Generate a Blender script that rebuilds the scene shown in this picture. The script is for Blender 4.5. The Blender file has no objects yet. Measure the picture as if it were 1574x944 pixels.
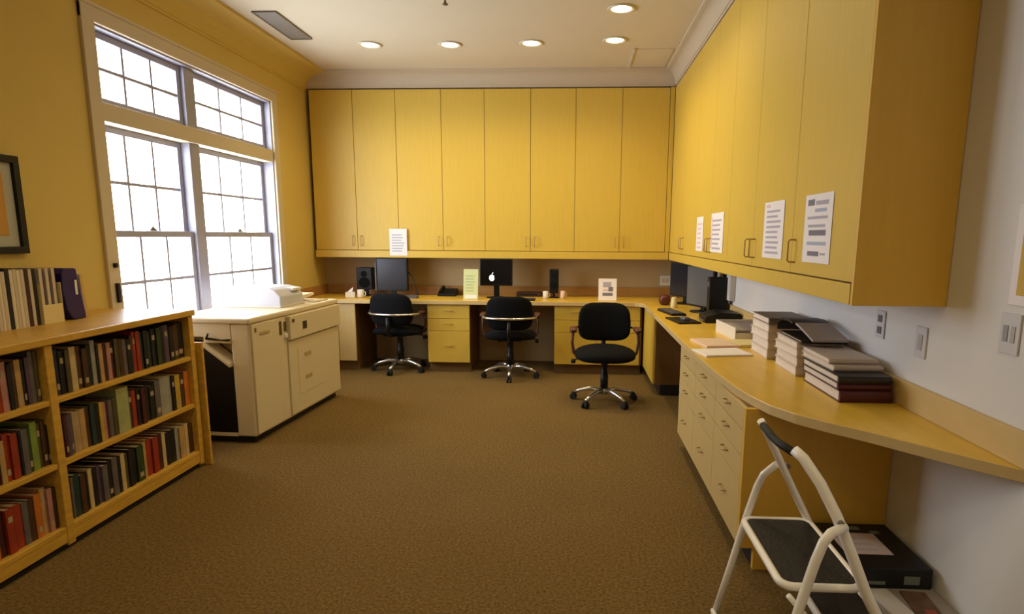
import bpy, bmesh, math, random
from mathutils import Vector, Matrix
PI = math.pi
sc = bpy.context.scene
C = sc.collection

# ------------------------------------------------------------------ camera
YAW, PITCH, ROLL = .053, .167, -.006
c_, s_ = math.cos(YAW), math.sin(YAW)
R0 = Vector((c_, s_, 0)); F0 = Vector((-s_, c_, 0))
FW = F0*math.cos(PITCH) + Vector((0, 0, -math.sin(PITCH)))
U0 = F0*math.sin(PITCH) + Vector((0, 0, math.cos(PITCH)))
cr, sr = math.cos(ROLL), math.sin(ROLL)
RR = R0*cr - U0*sr
UU = R0*sr + U0*cr
cam_d = bpy.data.cameras.new('camera')
cam = bpy.data.objects.new('camera', cam_d); C.objects.link(cam)
M4 = Matrix((RR, UU, -FW)).transposed().to_4x4()
M4.translation = Vector((0, 0, 1.422))
cam.matrix_world = M4
cam_d.sensor_fit = 'HORIZONTAL'; cam_d.sensor_width = 36
cam_d.lens = 949.7*36/1574
cam_d.shift_x = -44/1574
cam_d.shift_y = 51/1574
cam_d.clip_start = .05
sc.camera = cam

# ------------------------------------------------------------------ light and exposure
sc.view_settings.view_transform = 'Standard'
sc.view_settings.look = 'None'
sc.view_settings.gamma = 1
sc.view_settings.use_curve_mapping = False
sc.view_settings.exposure = 0.21
WORLD_STRENGTH = 12.5
LAMP_POWER = 26.0
LAMP_COLOR = (1.0, .835, .45)
w = bpy.data.worlds.new('world'); sc.world = w; w.use_nodes = True
bg = w.node_tree.nodes['Background']
bg.inputs[0].default_value = (.86, .93, 1, 1); bg.inputs[1].default_value = WORLD_STRENGTH
pl = bpy.data.lights.new('window_portal', 'AREA'); pl.shape = 'RECTANGLE'; pl.size = 2.2; pl.size_y = 1.9
pl.cycles.is_portal = True
po = bpy.data.objects.new('window_portal', pl); C.objects.link(po)
po.location = (-3.06, 4.80, 1.72); po.rotation_euler = (0, -PI/2, 0)
po.rotation_euler = Vector((1, 0, 0)).to_track_quat('-Z', 'Y').to_euler()

# ------------------------------------------------------------------ materials
def lin(c):
    return tuple((x/255/12.92 if x/255 <= .04045 else ((x/255+.055)/1.055)**2.4) for x in c)
MATS = {}
def mat(name, rgb, rough=.6, metal=0, var=0, scale=8, stretch=(1, 1, 1), bump=0, emit=0, spec=.5, coat=0):
    if name in MATS: return MATS[name]
    m = bpy.data.materials.new(name); m.use_nodes = True
    nt = m.node_tree; b = nt.nodes['Principled BSDF']
    col = lin(rgb)
    b.inputs['Base Color'].default_value = (*col, 1)
    b.inputs['Roughness'].default_value = rough
    b.inputs['Metallic'].default_value = metal
    b.inputs['Specular IOR Level'].default_value = spec
    if coat: b.inputs['Coat Weight'].default_value = coat
    if emit:
        b.inputs['Emission Color'].default_value = (*col, 1); b.inputs['Emission Strength'].default_value = emit
    if var or bump:
        tc = nt.nodes.new('ShaderNodeTexCoord'); mp = nt.nodes.new('ShaderNodeMapping')
        mp.inputs['Scale'].default_value = stretch
        nz = nt.nodes.new('ShaderNodeTexNoise'); nz.inputs['Scale'].default_value = scale; nz.inputs['Detail'].default_value = 5
        nt.links.new(tc.outputs['Object'], mp.inputs[0]); nt.links.new(mp.outputs[0], nz.inputs['Vector'])
        if var:
            r = nt.nodes.new('ShaderNodeValToRGB')
            r.color_ramp.elements[0].position = .3; r.color_ramp.elements[1].position = .7
            r.color_ramp.elements[0].color = (*[max(0, x*(1-var)) for x in col], 1)
            r.color_ramp.elements[1].color = (*[min(1, x*(1+var)) for x in col], 1)
            nt.links.new(nz.outputs['Fac'], r.inputs[0]); nt.links.new(r.outputs[0], b.inputs['Base Color'])
        if bump:
            bp = nt.nodes.new('ShaderNodeBump'); bp.inputs['Strength'].default_value = bump; bp.inputs['Distance'].default_value = .01
            nt.links.new(nz.outputs['Fac'], bp.inputs['Height']); nt.links.new(bp.outputs[0], b.inputs['Normal'])
    MATS[name] = m
    return m

WOOD = mat('maple_laminate', (212, 177, 72), .42, var=.03, scale=5, stretch=(9, 9, .8))
WOODH = mat('maple_counter', (224, 182, 66), .32, var=.07, scale=4, stretch=(4, 1, 4))
WOODD = mat('maple_end_panel', (220, 174, 66), .5, var=.03, scale=4, stretch=(8, 8, .8))
WOODP = mat('pale_drawer_laminate', (202, 174, 116), .42, var=.03, scale=5, stretch=(9, 9, .8))
OAK = mat('oak_bookcase', (204, 158, 62), .38, var=.14, scale=6, stretch=(6, 1, 6))
CARC = mat('cabinet_carcase', (120, 84, 34), .7)  # dark brown also carries the shade on the kneehole sides
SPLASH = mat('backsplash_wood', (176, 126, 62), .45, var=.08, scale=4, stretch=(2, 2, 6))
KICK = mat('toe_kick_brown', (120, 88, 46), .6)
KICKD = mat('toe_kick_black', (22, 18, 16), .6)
WALLY = mat('wall_ochre_paint', (212, 184, 98), .8, var=.02, scale=2)
WALLW = mat('wall_white_paint', (222, 218, 216), .75, var=.03, scale=2)
CEIL = mat('ceiling_paint', (212, 200, 176), .85, var=.015, scale=3)
TRIMW = mat('window_trim_cream', (206, 190, 160), .5)
SASHW = mat('sash_white', (158, 156, 172), .4)
NICKEL = mat('satin_brass', (176, 146, 92), .45, metal=.3)
CHROME = mat('chrome', (215, 212, 210), .22, metal=.9)
STEEL = mat('dull_steel', (120, 110, 98), .4, metal=.6)
BLACKP = mat('black_plastic', (11, 10, 13), .45, spec=.35)
BLACKF = mat('black_fabric', (9, 9, 13), .9, spec=.2, var=.2, scale=60, bump=.2)
BLACKR = mat('black_rubber', (14, 13, 14), .7)
GREYP = mat('grey_plastic', (92, 92, 98), .4)
ARM = mat('brown_arm_pad', (84, 44, 34), .45)
WHITEP = mat('white_plastic', (226, 218, 206), .4)
COPW = mat('copier_offwhite', (216, 200, 168), .45)
COPS = mat('copier_side_grey', (205, 196, 186), .5)
SEAM = mat('dark_seam', (110, 88, 48), .7)
PAPER = mat('white_paper', (240, 232, 232), .7)
INK = mat('grey_ink', (176, 168, 184), .8)
INKD = mat('dark_ink', (124, 118, 132), .8)
MAROON = mat('maroon_cloth', (74, 20, 26), .5, var=.1, scale=20)
STOOLW = mat('white_enamel', (246, 240, 236), .3)
TREAD = mat('black_tread', (26, 22, 22), .6, bump=.3, scale=80, var=.2)
PAGES = mat('book_pages', (226, 210, 178), .8, var=.08, scale=60, stretch=(12, 12, 1))
PURPLE = mat('purple_vinyl', (44, 24, 92), .35)

CROWN = mat('crown_paint', (196, 180, 156), .8)
WALLT = mat('wall_tan_shade', (186, 160, 116), .8, var=.02, scale=2)  # tan puts the shade under the cabinets and in the kneeholes into the wall colour
# carpet
m = bpy.data.materials.new('carpet_loop'); m.use_nodes = True; nt = m.node_tree; b = nt.nodes['Principled BSDF']
tc = nt.nodes.new('ShaderNodeTexCoord')
n1 = nt.nodes.new('ShaderNodeTexNoise'); n1.inputs['Scale'].default_value = 75; n1.inputs['Detail'].default_value = 6; n1.inputs['Roughness'].default_value = .75
n2 = nt.nodes.new('ShaderNodeTexNoise'); n2.inputs['Scale'].default_value = 1.3
r1 = nt.nodes.new('ShaderNodeValToRGB')
r1.color_ramp.elements[0].position = .34; r1.color_ramp.elements[0].color = (*lin((82, 63, 34)), 1)
r1.color_ramp.elements[1].position = .66; r1.color_ramp.elements[1].color = (*lin((146, 116, 66)), 1)
mx = nt.nodes.new('ShaderNodeMixRGB'); mx.blend_type = 'MULTIPLY'; mx.inputs[0].default_value = .25
nt.links.new(tc.outputs['Object'], n1.inputs['Vector']); nt.links.new(tc.outputs['Object'], n2.inputs['Vector'])
nt.links.new(n1.outputs['Fac'], r1.inputs[0]); nt.links.new(r1.outputs[0], mx.inputs[1]); nt.links.new(n2.outputs['Fac'], mx.inputs[2])
nt.links.new(mx.outputs[0], b.inputs['Base Color']); b.inputs['Roughness'].default_value = .95; b.inputs['Specular IOR Level'].default_value = .15
bp = nt.nodes.new('ShaderNodeBump'); bp.inputs['Strength'].default_value = .35; bp.inputs['Distance'].default_value = .004
nt.links.new(n1.outputs['Fac'], bp.inputs['Height']); nt.links.new(bp.outputs[0], b.inputs['Normal'])
CARPET = m
# window glass
m = bpy.data.materials.new('window_glass'); m.use_nodes = True; nt = m.node_tree
for n in list(nt.nodes):
    if n.type != 'OUTPUT_MATERIAL': nt.nodes.remove(n)
tr = nt.nodes.new('ShaderNodeBsdfTransparent'); gl = nt.nodes.new('ShaderNodeBsdfGlossy'); gl.inputs['Roughness'].default_value = .02
ms = nt.nodes.new('ShaderNodeMixShader'); ms.inputs[0].default_value = .05
nt.links.new(tr.outputs[0], ms.inputs[1]); nt.links.new(gl.outputs[0], ms.inputs[2]); nt.links.new(ms.outputs[0], nt.nodes['Material Output'].inputs[0])
GLASS = m

# ------------------------------------------------------------------ mesh helpers
class MB:
    def __init__(self): self.bm = bmesh.new(); self.mi = 0
    def _tag(self, n0):
        self.bm.faces.ensure_lookup_table()
        for f in self.bm.faces[n0:]: f.material_index = self.mi
    def box(self, x0, x1, y0, y1, z0, z1, bev=0, seg=2):
        n0 = len(self.bm.faces)
        t = bmesh.new()
        bmesh.ops.create_cube(t, size=1)
        for v in t.verts:
            v.co = Vector(((x0+x1)/2+v.co.x*(x1-x0), (y0+y1)/2+v.co.y*(y1-y0), (z0+z1)/2+v.co.z*(z1-z0)))
        if bev: bmesh.ops.bevel(t, geom=t.edges[:], offset=bev, segments=seg, affect='EDGES', profile=.5)
        self._merge(t); self._tag(n0); return self
    def _merge(self, t):
        mp = {}
        for v in t.verts: mp[v] = self.bm.verts.new(v.co)
        for f in t.faces:
            try:
                nf = self.bm.faces.new([mp[v] for v in f.verts]); nf.smooth = f.smooth
            except ValueError: pass
        t.free()
    def prism(self, poly, axis, a, b, bev=0):
        """poly: 2D points in the two other axes (cyclic order), extruded along axis from a to b"""
        n0 = len(self.bm.faces)
        t = bmesh.new()
        def P(p, d):
            if axis == 'x': return (d, p[0], p[1])
            if axis == 'y': return (p[0], d, p[1])
            return (p[0], p[1], d)
        A = [t.verts.new(P(p, a)) for p in poly]; B = [t.verts.new(P(p, b)) for p in poly]
        n = len(poly)
        t.faces.new(A[::-1]); t.faces.new(B)
        for i in range(n): t.faces.new([A[i], A[(i+1) % n], B[(i+1) % n], B[i]])
        bmesh.ops.recalc_face_normals(t, faces=t.faces[:])
        if bev: bmesh.ops.bevel(t, geom=t.edges[:], offset=bev, segments=2, affect='EDGES', profile=.5)
        self._merge(t); self._tag(n0); return self
    def tube(self, pts, r, seg=10, cap=True, smooth=True):
        n0 = len(self.bm.faces)
        pts = [Vector(p) for p in pts]
        rs = r if isinstance(r, (list, tuple)) else [r]*len(pts)
        rings = []; up = None
        for i, p in enumerate(pts):
            d = (pts[min(i+1, len(pts)-1)]-pts[max(i-1, 0)]).normalized()
            if up is None:
                up = Vector((0, 0, 1)) if abs(d.z) < .9 else Vector((1, 0, 0))
            a = (up - d*up.dot(d)).normalized(); b = d.cross(a); up = a
            rings.append([self.bm.verts.new(p+(a*math.cos(2*PI*k/seg)+b*math.sin(2*PI*k/seg))*rs[i]) for k in range(seg)])
        for i in range(len(rings)-1):
            for k in range(seg):
                f = self.bm.faces.new([rings[i][k], rings[i][(k+1) % seg], rings[i+1][(k+1) % seg], rings[i+1][k]]); f.smooth = smooth
        if cap: self.bm.faces.new(rings[0][::-1]); self.bm.faces.new(rings[-1])
        self._tag(n0); return self
    def lathe(self, prof, cx=0, cy=0, seg=24, smooth=True):
        n0 = len(self.bm.faces); rings = []
        for r, z in prof:
            rings.append([self.bm.verts.new((cx+r*math.cos(2*PI*k/seg), cy+r*math.sin(2*PI*k/seg), z)) for k in range(seg)])
        for i in range(len(rings)-1):
            for k in range(seg):
                f = self.bm.faces.new([rings[i][k], rings[i][(k+1) % seg], rings[i+1][(k+1) % seg], rings[i+1][k]]); f.smooth = smooth
        self.bm.faces.new(rings[0][::-1]); self.bm.faces.new(rings[-1])
        self._tag(n0); return self
    def pillow(self, cx, cy, cz, hx, hy, hz, e1=.5, e2=.5, nu=28, nv=12, warp=None):
        """superellipsoid cushion"""
        n0 = len(self.bm.faces)
        def pw(v, e): return math.copysign(abs(v)**e, v)
        rows = []
        for j in range(1, nv):
            ph = -PI/2+PI*j/nv; row = []
            for k in range(nu):
                th = 2*PI*k/nu
                p = Vector((hx*pw(math.cos(ph), e2)*pw(math.cos(th), e1), hy*pw(math.cos(ph), e2)*pw(math.sin(th), e1), hz*pw(math.sin(ph), e2)))
                row.append(self._pv(p, cx, cy, cz, warp))
            rows.append(row)
        b0 = self._pv(Vector((0, 0, -hz)), cx, cy, cz, warp); b1 = self._pv(Vector((0, 0, hz)), cx, cy, cz, warp)
        for j in range(len(rows)-1):
            for k in range(nu):
                f = self.bm.faces.new([rows[j][k], rows[j][(k+1) % nu], rows[j+1][(k+1) % nu], rows[j+1][k]]); f.smooth = True
        for k in range(nu):
            self.bm.faces.new([b0, rows[0][(k+1) % nu], rows[0][k]]).smooth = True
            self.bm.faces.new([b1, rows[-1][k], rows[-1][(k+1) % nu]]).smooth = True
        self._tag(n0); return self
    def _pv(self, p, cx, cy, cz, warp):
        if warp: p = warp(p)
        return self.bm.verts.new((cx+p.x, cy+p.y, cz+p.z))
    def xf(self, M): bmesh.ops.transform(self.bm, matrix=M, verts=self.bm.verts[:]); return self
    def build(self, name, mats, parent=None, loc=None):
        me = bpy.data.meshes.new(name)
        bmesh.ops.recalc_face_normals(self.bm, faces=self.bm.faces[:])
        self.bm.to_mesh(me); self.bm.free()
        for m in (mats if isinstance(mats, (list, tuple)) else [mats]): me.materials.append(m)
        o = bpy.data.objects.new(name, me); C.objects.link(o)
        if parent: o.parent = parent
        if loc: o.location = loc
        return o
def tag(o, label, cat, group=None, kind=None):
    o['label'] = label; o['category'] = cat
    if group: o['group'] = group
    if kind: o['kind'] = kind
    return o
def thing(name, label, cat, loc=(0, 0, 0), rz=0, group=None):
    o = bpy.data.objects.new(name, None); C.objects.link(o); o.empty_display_size = .1
    o.location = loc; o.rotation_euler = (0, 0, rz)
    return tag(o, label, cat, group)
def struct(o): o['kind'] = 'structure'; return o
def dup(root, loc, rz, label=None):
    r = root.copy(); C.objects.link(r); r.location = loc; r.rotation_euler = (0, 0, rz)
    if label: r['label'] = label
    for ch in list(root.children):
        c = ch.copy(); C.objects.link(c); c.parent = r
        for g in list(ch.children):
            d = g.copy(); C.objects.link(d); d.parent = c
    return r

# ------------------------------------------------------------------ the room
XL, XR, YB, YF, ZC = -2.84, 1.33, 6.98, -1.6, 3.08
WY0, WY1, WZ0, WZ1 = 3.72, 5.87, .76, 2.64          # window opening
struct(MB().box(XL-.2, XR+.2, YF-.2, YB+.2, -.1, 0).build('floor', CARPET))
struct(MB().box(XL-.2, XR+.2, YF-.2, YB+.2, ZC, ZC+.1).build('ceiling', CEIL))
wl = MB()
wl.box(XL-.2, XL, YF-.2, WY0, 0, ZC); wl.box(XL-.2, XL, WY1, YB+.2, 0, ZC)
wl.box(XL-.2, XL, WY0, WY1, 0, WZ0); wl.box(XL-.2, XL, WY0, WY1, WZ1, ZC)
struct(wl.build('wall_left', WALLY))
struct(MB().box(XL, XR, YB, YB+.2, 0, ZC).build('wall_back', WALLT))
struct(MB().box(XR, XR+.2, YF-.2, YB+.2, 0, ZC).build('wall_right', WALLW))
struct(MB().box(XL, XR, YF-.2, YF, 0, ZC).build('wall_front', WALLW))
struct(MB().prism([(XL, 0), (XL+.012, 0), (XL+.012, .085), (XL+.006, .10), (XL, .10)], 'y', YF, 1.5).build('baseboard_left', TRIMW))
struct(MB().prism([(XR, 0), (XR-.012, 0), (XR-.012, .085), (XR-.006, .10), (XR, .10)], 'y', YF, 2.49).build('baseboard_right', WALLW))
# crown moulding
def crown(d, h, n=8):
    p = [(0, 0), (.012, 0), (.012, .018)]
    for i in range(n+1):
        a = PI/2*i/n
        p.append((.02+(d-.04)*(1-math.cos(a)), .02+(h-.045)*math.sin(a)))
    p += [(d, h-.02), (d, h), (0, h)]
    return p
struct(MB().prism([(XL+a, 2.905+b) for a, b in crown(.26, .175)], 'y', YF, YB).build('trim_1', WALLY))
struct(MB().prism([(6.66-a, 2.925+b) for a, b in crown(.14, .155)], 'x', XL, .99).build('trim_2', CROWN))
struct(MB().prism([(1.01-a, 2.925+b) for a, b in crown(.12, .155)], 'y', 2.29, 6.66).build('trim_3', CROWN))
struct(MB().box(XL, XR, 6.68, YB, 2.93, ZC).build('trim_4', CEIL))
struct(MB().box(1.03, XR, 2.30, 6.68, 2.93, ZC).build('trim_5', CEIL))
# flat panel in the ceiling corner
ap = MB().box(.52, .86, 5.92, 6.5, ZC-.006, ZC-.0005); ap.mi = 1
ap.box(.50, .52, 5.90, 6.5, ZC-.014, ZC-.0005)
tag(ap.build('ceiling_panel', [CEIL, CEIL]), 'faint flat panel in the ceiling corner above the cabinets', 'panel')

# ------------------------------------------------------------------ window
def window():
    t = bpy.data.objects.new('window_1', None); C.objects.link(t); t.location = (XL, WY0, WZ0); t['kind'] = 'structure'
    L, H = WY1-WY0, WZ1-WZ0                      # local: x inwards(+), y along, z up
    tz0, tz1 = 2.09-WZ0, 2.20-WZ0                # transom bar
    my0, my1 = .905, 1.03                        # centre mullion
    cs = MB()
    cs.box(0, .022, -.10, 0, -.02, H+.085, .004); cs.box(0, .022, L, L+.10, -.02, H+.085, .004)
    cs.box(0, .024, -.10, L+.10, H, H+.09, .004); cs.box(0, .034, -.115, L+.115, H+.085, H+.105, .004)
    cs.build('casing', TRIMW, t)
    MB().box(-.2, .05, -.12, L+.12, -.03, 0, .004).build('window_sill', TRIMW, t)
    jb = MB(); jb.box(-.2, 0, 0, .012, 0, H); jb.box(-.2, 0, L-.012, L, 0, H); jb.box(-.2, 0, 0, L, H-.012, H)
    jb.build('jamb', SASHW, t)
    MB().box(-.19, .006, .012, L-.012, tz0, tz1, .004).build('transom_bar', TRIMW, t)
    MB().box(-.19, -.03, my0, my1, 0, H-.012, .004).build('mullion', SASHW, t)
    def sash(y0, y1, z0, z1, x, nrow, name='sash'):
        f = MB(); w = .042
        f.box(x-.04, x, y0, y0+w, z0, z1, .003); f.box(x-.04, x, y1-w, y1, z0, z1, .003)
        f.box(x-.04, x, y0+w, y1-w, z0, z0+w, .003); f.box(x-.04, x, y0+w, y1-w, z1-w, z1, .003)
        for k in (1, 2):
            yy = y0+w+(y1-y0-2*w)*k/3; f.box(x-.032, x-.006, yy-.010, yy+.010, z0+w, z1-w)
        for k in range(1, nrow):
            zz = z0+w+(z1-z0-2*w)*k/nrow; f.box(x-.031, x-.007, y0+w, y1-w, zz-.010, zz+.010)
        o = f.build(name, SASHW, t)
        MB().box(x-.022, x-.018, y0+w, y1-w, z0+w, z1-w).build('pane', GLASS, o)
        return o
    for (y0, y1) in ((.014, my0), (my1, L-.014)):
        sash(y0, y1, tz1, H-.013, -.06, 2, 'transom_sash')
        sash(y0, y1, .64, tz0, -.10, 2, 'upper_sash')
        lo = sash(y0, y1, .002, .68, -.055, 2, 'lower_sash')
        yc = (y0+y1)/2
        MB().prism([(yc-.04, .682), (yc+.04, .682), (yc+.018, .70), (yc, .715), (yc-.018, .70)], 'x', -.09, -.06).build('sash_lock', STEEL, lo)
    for zz, hh in ((1.215, .028), (1.0, .12)):
        MB().box(.022, .04, -.062, -.038, zz-WZ0, zz-WZ0+hh, .003).build('black_fitting', BLACKP, t)
    return t
window()

# ------------------------------------------------------------------ downlights and ceiling fittings
def downlight(first=None):
    t = thing('downlight', '', 'ceiling light', (0, 0, ZC))
    MB().lathe([(.07, -.002), (.105, -.002), (.105, -.008), (.098, -.012), (.078, -.008), (.072, -.002)], seg=32).build('trim_ring', CEIL, t)
    MB().lathe([(.001, -.010), (.055, -.009), (.074, -.003), (.074, -.001), (.001, -.001)], seg=28).build('lamp', mat('lamp_glow', (255, 236, 190), .5, emit=9), t)
    d = bpy.data.lights.new('lamp_light', 'SPOT'); d.energy = LAMP_POWER; d.color = LAMP_COLOR; d.spot_size = math.radians(150); d.spot_blend = .9; d.shadow_soft_size = .06
    l = bpy.data.objects.new('lamp_light', d); C.objects.link(l); l.parent = t; l.location = (0, 0, -.03)
    return t
dl = downlight()
D0 = 'recessed round downlight glowing warm white, '
SP = [(-1.83, 5.72, D0+'leftmost of the four in the far row'), (-1.12, 5.74, D0+'second from left in the far row'),
      (-.40, 5.72, D0+'third in the far row, half its glow dimmer'), (.32, 5.66, D0+'rightmost of the four in the far row'),
      (.32, 4.92, D0+'cut by the photo top, before the far row')]
OFF = [(.32, 4.15), (-1.2, 3.4), (-1.2, 1.4), (.32, .9), (-1.2, -.6), (.32, -.8)]  # out of view; those behind the camera are added fill for the near end
for i, (x, y, lb) in enumerate(SP):
    if i == 0: dl.location = (x, y, ZC); dl['label'] = lb; dl['group'] = 'recessed ceiling downlights'
    else: dup(dl, (x, y, ZC), 0, lb)
OL = ['recessed downlight over the right kneehole, just beyond the top of the photo', 'recessed downlight over the open carpet, level with the bookcase end',
      'recessed downlight over the carpet nearer the bookcase bays', 'recessed downlight over the step stool side of the room', 'unseen downlight added for near fill on the window side, behind the camera', 'unseen downlight added for near fill on the right, behind the camera']
for (x, y), lb in zip(OFF, OL):
    dup(dl, (x, y, ZC), 0, lb)
v = thing('air_vent', 'long dark grey slatted air vent in the ceiling near the window wall', 'vent', (-2.36, 5.2, ZC))
vf = MB(); vf.box(-.095, .095, -.33, -.315, -.012, -.001); vf.box(-.095, .095, .315, .33, -.012, -.001)
vf.box(-.095, -.082, -.315, .315, -.012, -.001); vf.box(.082, .095, -.315, .315, -.012, -.001)
vf.build('frame', mat('vent_grey', (120, 108, 92), .5), v)
vs = MB()
for k in range(14):
    yy = -.30+k*.0462; vs.prism([(yy, -.003), (yy+.028, -.012), (yy+.031, -.009), (yy+.004, -.001)], 'x', -.082, .082)
vs.build('slats', mat('vent_grey', (120, 108, 92)), v)
MB().box(-.082, .082, -.315, .315, -.0015, -.0005).build('duct', mat('vent_dark', (52, 46, 40), .8), v)
s = thing('sprinkler', 'tiny dark sprinkler head hanging from the middle of the ceiling', 'sprinkler', (-.93, 4.62, ZC))
MB().lathe([(.03, -.001), (.03, -.006), (.008, -.01), (.008, -.045), (.012, -.05), (.003, -.055)], seg=16).build('body', STEEL, s)
MB().lathe([(.001, -.058), (.022, -.058), (.022, -.062), (.001, -.064)], seg=16).build('deflector', STEEL, s)

# ------------------------------------------------------------------ fitted cabinets
def uhandle(x, z, vertical=True, L=.10, pr=.032):
    m = MB(); h = L/2
    if vertical: p = [(x, 0, z-h), (x, -pr+.008, z-h), (x, -pr, z-h+.008), (x, -pr, z+h-.008), (x, -pr+.008, z+h), (x, 0, z+h)]
    else: p = [(x-h, 0, z), (x-h, -pr+.008, z), (x-h+.008, -pr, z), (x+h-.008, -pr, z), (x+h, -pr+.008, z), (x+h, 0, z)]
    return m.tube([(a, b-.02, c) for a, b, c in p], .0040, 8)
def cabinet(name, label, loc, rz, W, D, z0, z1, fronts, fm=WOOD, hm=NICKEL, cat='cabinet', group=None, kick=0, kickm=None, side=None):
    t = thing(name, label, cat, (loc[0], loc[1], 0), rz, group)
    cm = MB(); cm.box(0, W, .0, D, z0, z1)
    cm.build('carcase', side or CARC, t)
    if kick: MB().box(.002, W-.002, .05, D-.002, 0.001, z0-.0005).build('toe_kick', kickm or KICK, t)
    for (x0, x1, a, b, kind, h) in fronts:
        f = MB().box(x0+.0022, x1-.0022, -.02, -.001, a+.002, b-.002, .0015).build({'d': 'door', 'w': 'drawer', 'p': 'filler_panel'}[kind], fm, t)
        if h == 'l': uhandle(x0+.045, a+.10).build('handle', hm, f)
        if h == 'r': uhandle(x1-.045, a+.10).build('handle', hm, f)
        if h == 'h': uhandle((x0+x1)/2, (a+b)/2+.01, False, .075, .024).build('handle', hm, f)
    return t
UZ0, UZ1 = 1.262, 2.915
# wall cabinets over the far counter
bx = [-2.80, -2.341, -1.888, -1.405, -.952, -.469, -.003, .473, .952]
bl = ['far-wall tall wall cabinet beside the window wall, leftmost pair of doors', 'far-wall tall wall cabinet above the left office chair and the black monitor',
      'far-wall tall wall cabinet above the middle desk screen', 'far-wall tall wall cabinet at the right end, touching the side run']
bl = ['yellow maple wall cabinet with two tall doors, next to the window wall', 'yellow maple wall cabinet with two tall doors, above the green sign card',
      'yellow maple wall cabinet with two tall doors, right of the screen with emblem', 'yellow maple wall cabinet with two tall doors, in the far right corner']
for i in range(4):
    a, b_, c = bx[2*i], bx[2*i+1], bx[2*i+2]
    fr = [(0, b_-a, UZ0, UZ1, 'd', 'r'), (b_-a, c-a, UZ0, UZ1, 'd', 'l')]
    cabinet('wall_cabinet', bl[i], (a, 6.655+.02), 0, c-a, YB-6.677, UZ0-.08, UZ1+.004, fr, group='wall cabinets on the far wall')
# wall cabinets over the right counter (front faces the room centre)
ru = [(2.288, [2.936], 'yellow maple wall cabinet nearest the camera, one door with the largest paper notice'),
      (2.936, [3.569, 4.149], 'right-run maple wall cabinet, second from the camera, notice on its near door'),
      (4.149, [4.683, 5.294], 'maple wall cabinet on the right run, third from the camera, with two small notices'),
      (5.294, [5.844, 6.40, 6.625], 'maple wall cabinet on the right run against the far corner')]
for y0, ys, lb in ru:
    yb = ys[-1]; fr = []
    seq = [y0]+ys
    for k in range(len(seq)-1):
        u0, u1 = yb-seq[k+1], yb-seq[k]
        if len(seq) == 2: h = 'l'
        else: h = 'l' if k == 0 else 'r'
        if k == 2: fr.append((u0, u1, UZ0, UZ1, 'p', None))
        else: fr.append((u0, u1, UZ0, UZ1, 'd', h if len(seq) < 4 or k else 'l'))
    t = cabinet('wall_cabinet', lb, (1.02, yb), -PI/2, yb-y0, XR-1.022, UZ0-.08, UZ1+.004, fr, group='wall cabinets on the right wall')
    if y0 == 2.288:
        MB().box(yb-y0+.0005, yb-y0+.019, -.021, XR-1.022, UZ0-.081, UZ1+.005, .001).build('end_panel', WOODD, t)
# light rails under the doors
tag(MB().box(-2.80, .99, 6.63, 6.655, 1.183, UZ0-.004, .002).build('light_rail', WOOD), 'maple light rail running under the doors of the far wall cabinets', 'rail')
tag(MB().box(.995, 1.018, 2.288, 6.62, 1.183, UZ0-.004, .002).build('light_rail', WOOD), 'maple light rail running under the doors of the right wall cabinets', 'rail')
tag(MB().box(.955, .998, 6.635, 6.674, UZ0, UZ1, .001).build('corner_filler', WOOD), 'narrow vertical maple filler where the two rows of wall cabinets meet', 'panel')

# base cabinets
def drawers(x0, x1, zs, kind='w', h='h'):
    return [(x0, x1, zs[k], zs[k+1], kind, h) for k in range(len(zs)-1)]
Z3 = [.105, .44, .57, .718]
cabinet('base_cabinet', 'pale base cabinet with a plain door behind the copier in the left corner', (XL+.005, 6.33), 0, .555, YB-6.335, .1, .7195,
        [(.0, .37, .105, .718, 'd', None), (.37, .555, .105, .718, 'd', None)], fm=WOODP, kick=1)
cabinet('drawer_unit', 'three-drawer maple pedestal between the left and middle office chairs', (-1.518, 6.33), 0, .444, YB-6.335, .1, .7195, drawers(0, .444, Z3), kick=1)
cabinet('drawer_unit', 'wide maple drawer unit behind the right office chair that faces the camera', (-.195, 6.33), 0, .90, YB-6.335, .1, .7195,
        drawers(0, .44, Z3)+drawers(.44, .88, Z3), kick=1)
cabinet('corner_cabinet', 'narrow maple corner unit right of the right office chair', (.743, 6.30), -PI/2, .80, XR-.746, .1, .7195,
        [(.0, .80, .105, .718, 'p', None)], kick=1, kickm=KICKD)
Z4 = [.105, .385, .50, .615, .718]
bb = ['pale four-drawer unit under the right counter, nearest the camera and the step stool', 'pale four-drawer unit under the right counter, middle of three',
      'pale four-drawer unit under the right counter, farthest of three beside the kneehole']
for k in range(3):
    yb = 3.07+.52*k
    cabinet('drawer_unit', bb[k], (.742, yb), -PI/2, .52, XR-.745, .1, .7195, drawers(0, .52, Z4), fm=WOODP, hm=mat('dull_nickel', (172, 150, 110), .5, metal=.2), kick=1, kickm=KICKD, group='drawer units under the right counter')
ep = MB().prism([(.722, .10), (.79, .10), (.79, .001), (XR-.002, .001), (XR-.002, .7195), (.722, .7195)], 'y', 2.522, 2.549, .001)
tag(ep.build('end_panel', WOODD), 'shaded brown end panel closing the right base cabinets, behind the step stool', 'panel')

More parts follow.
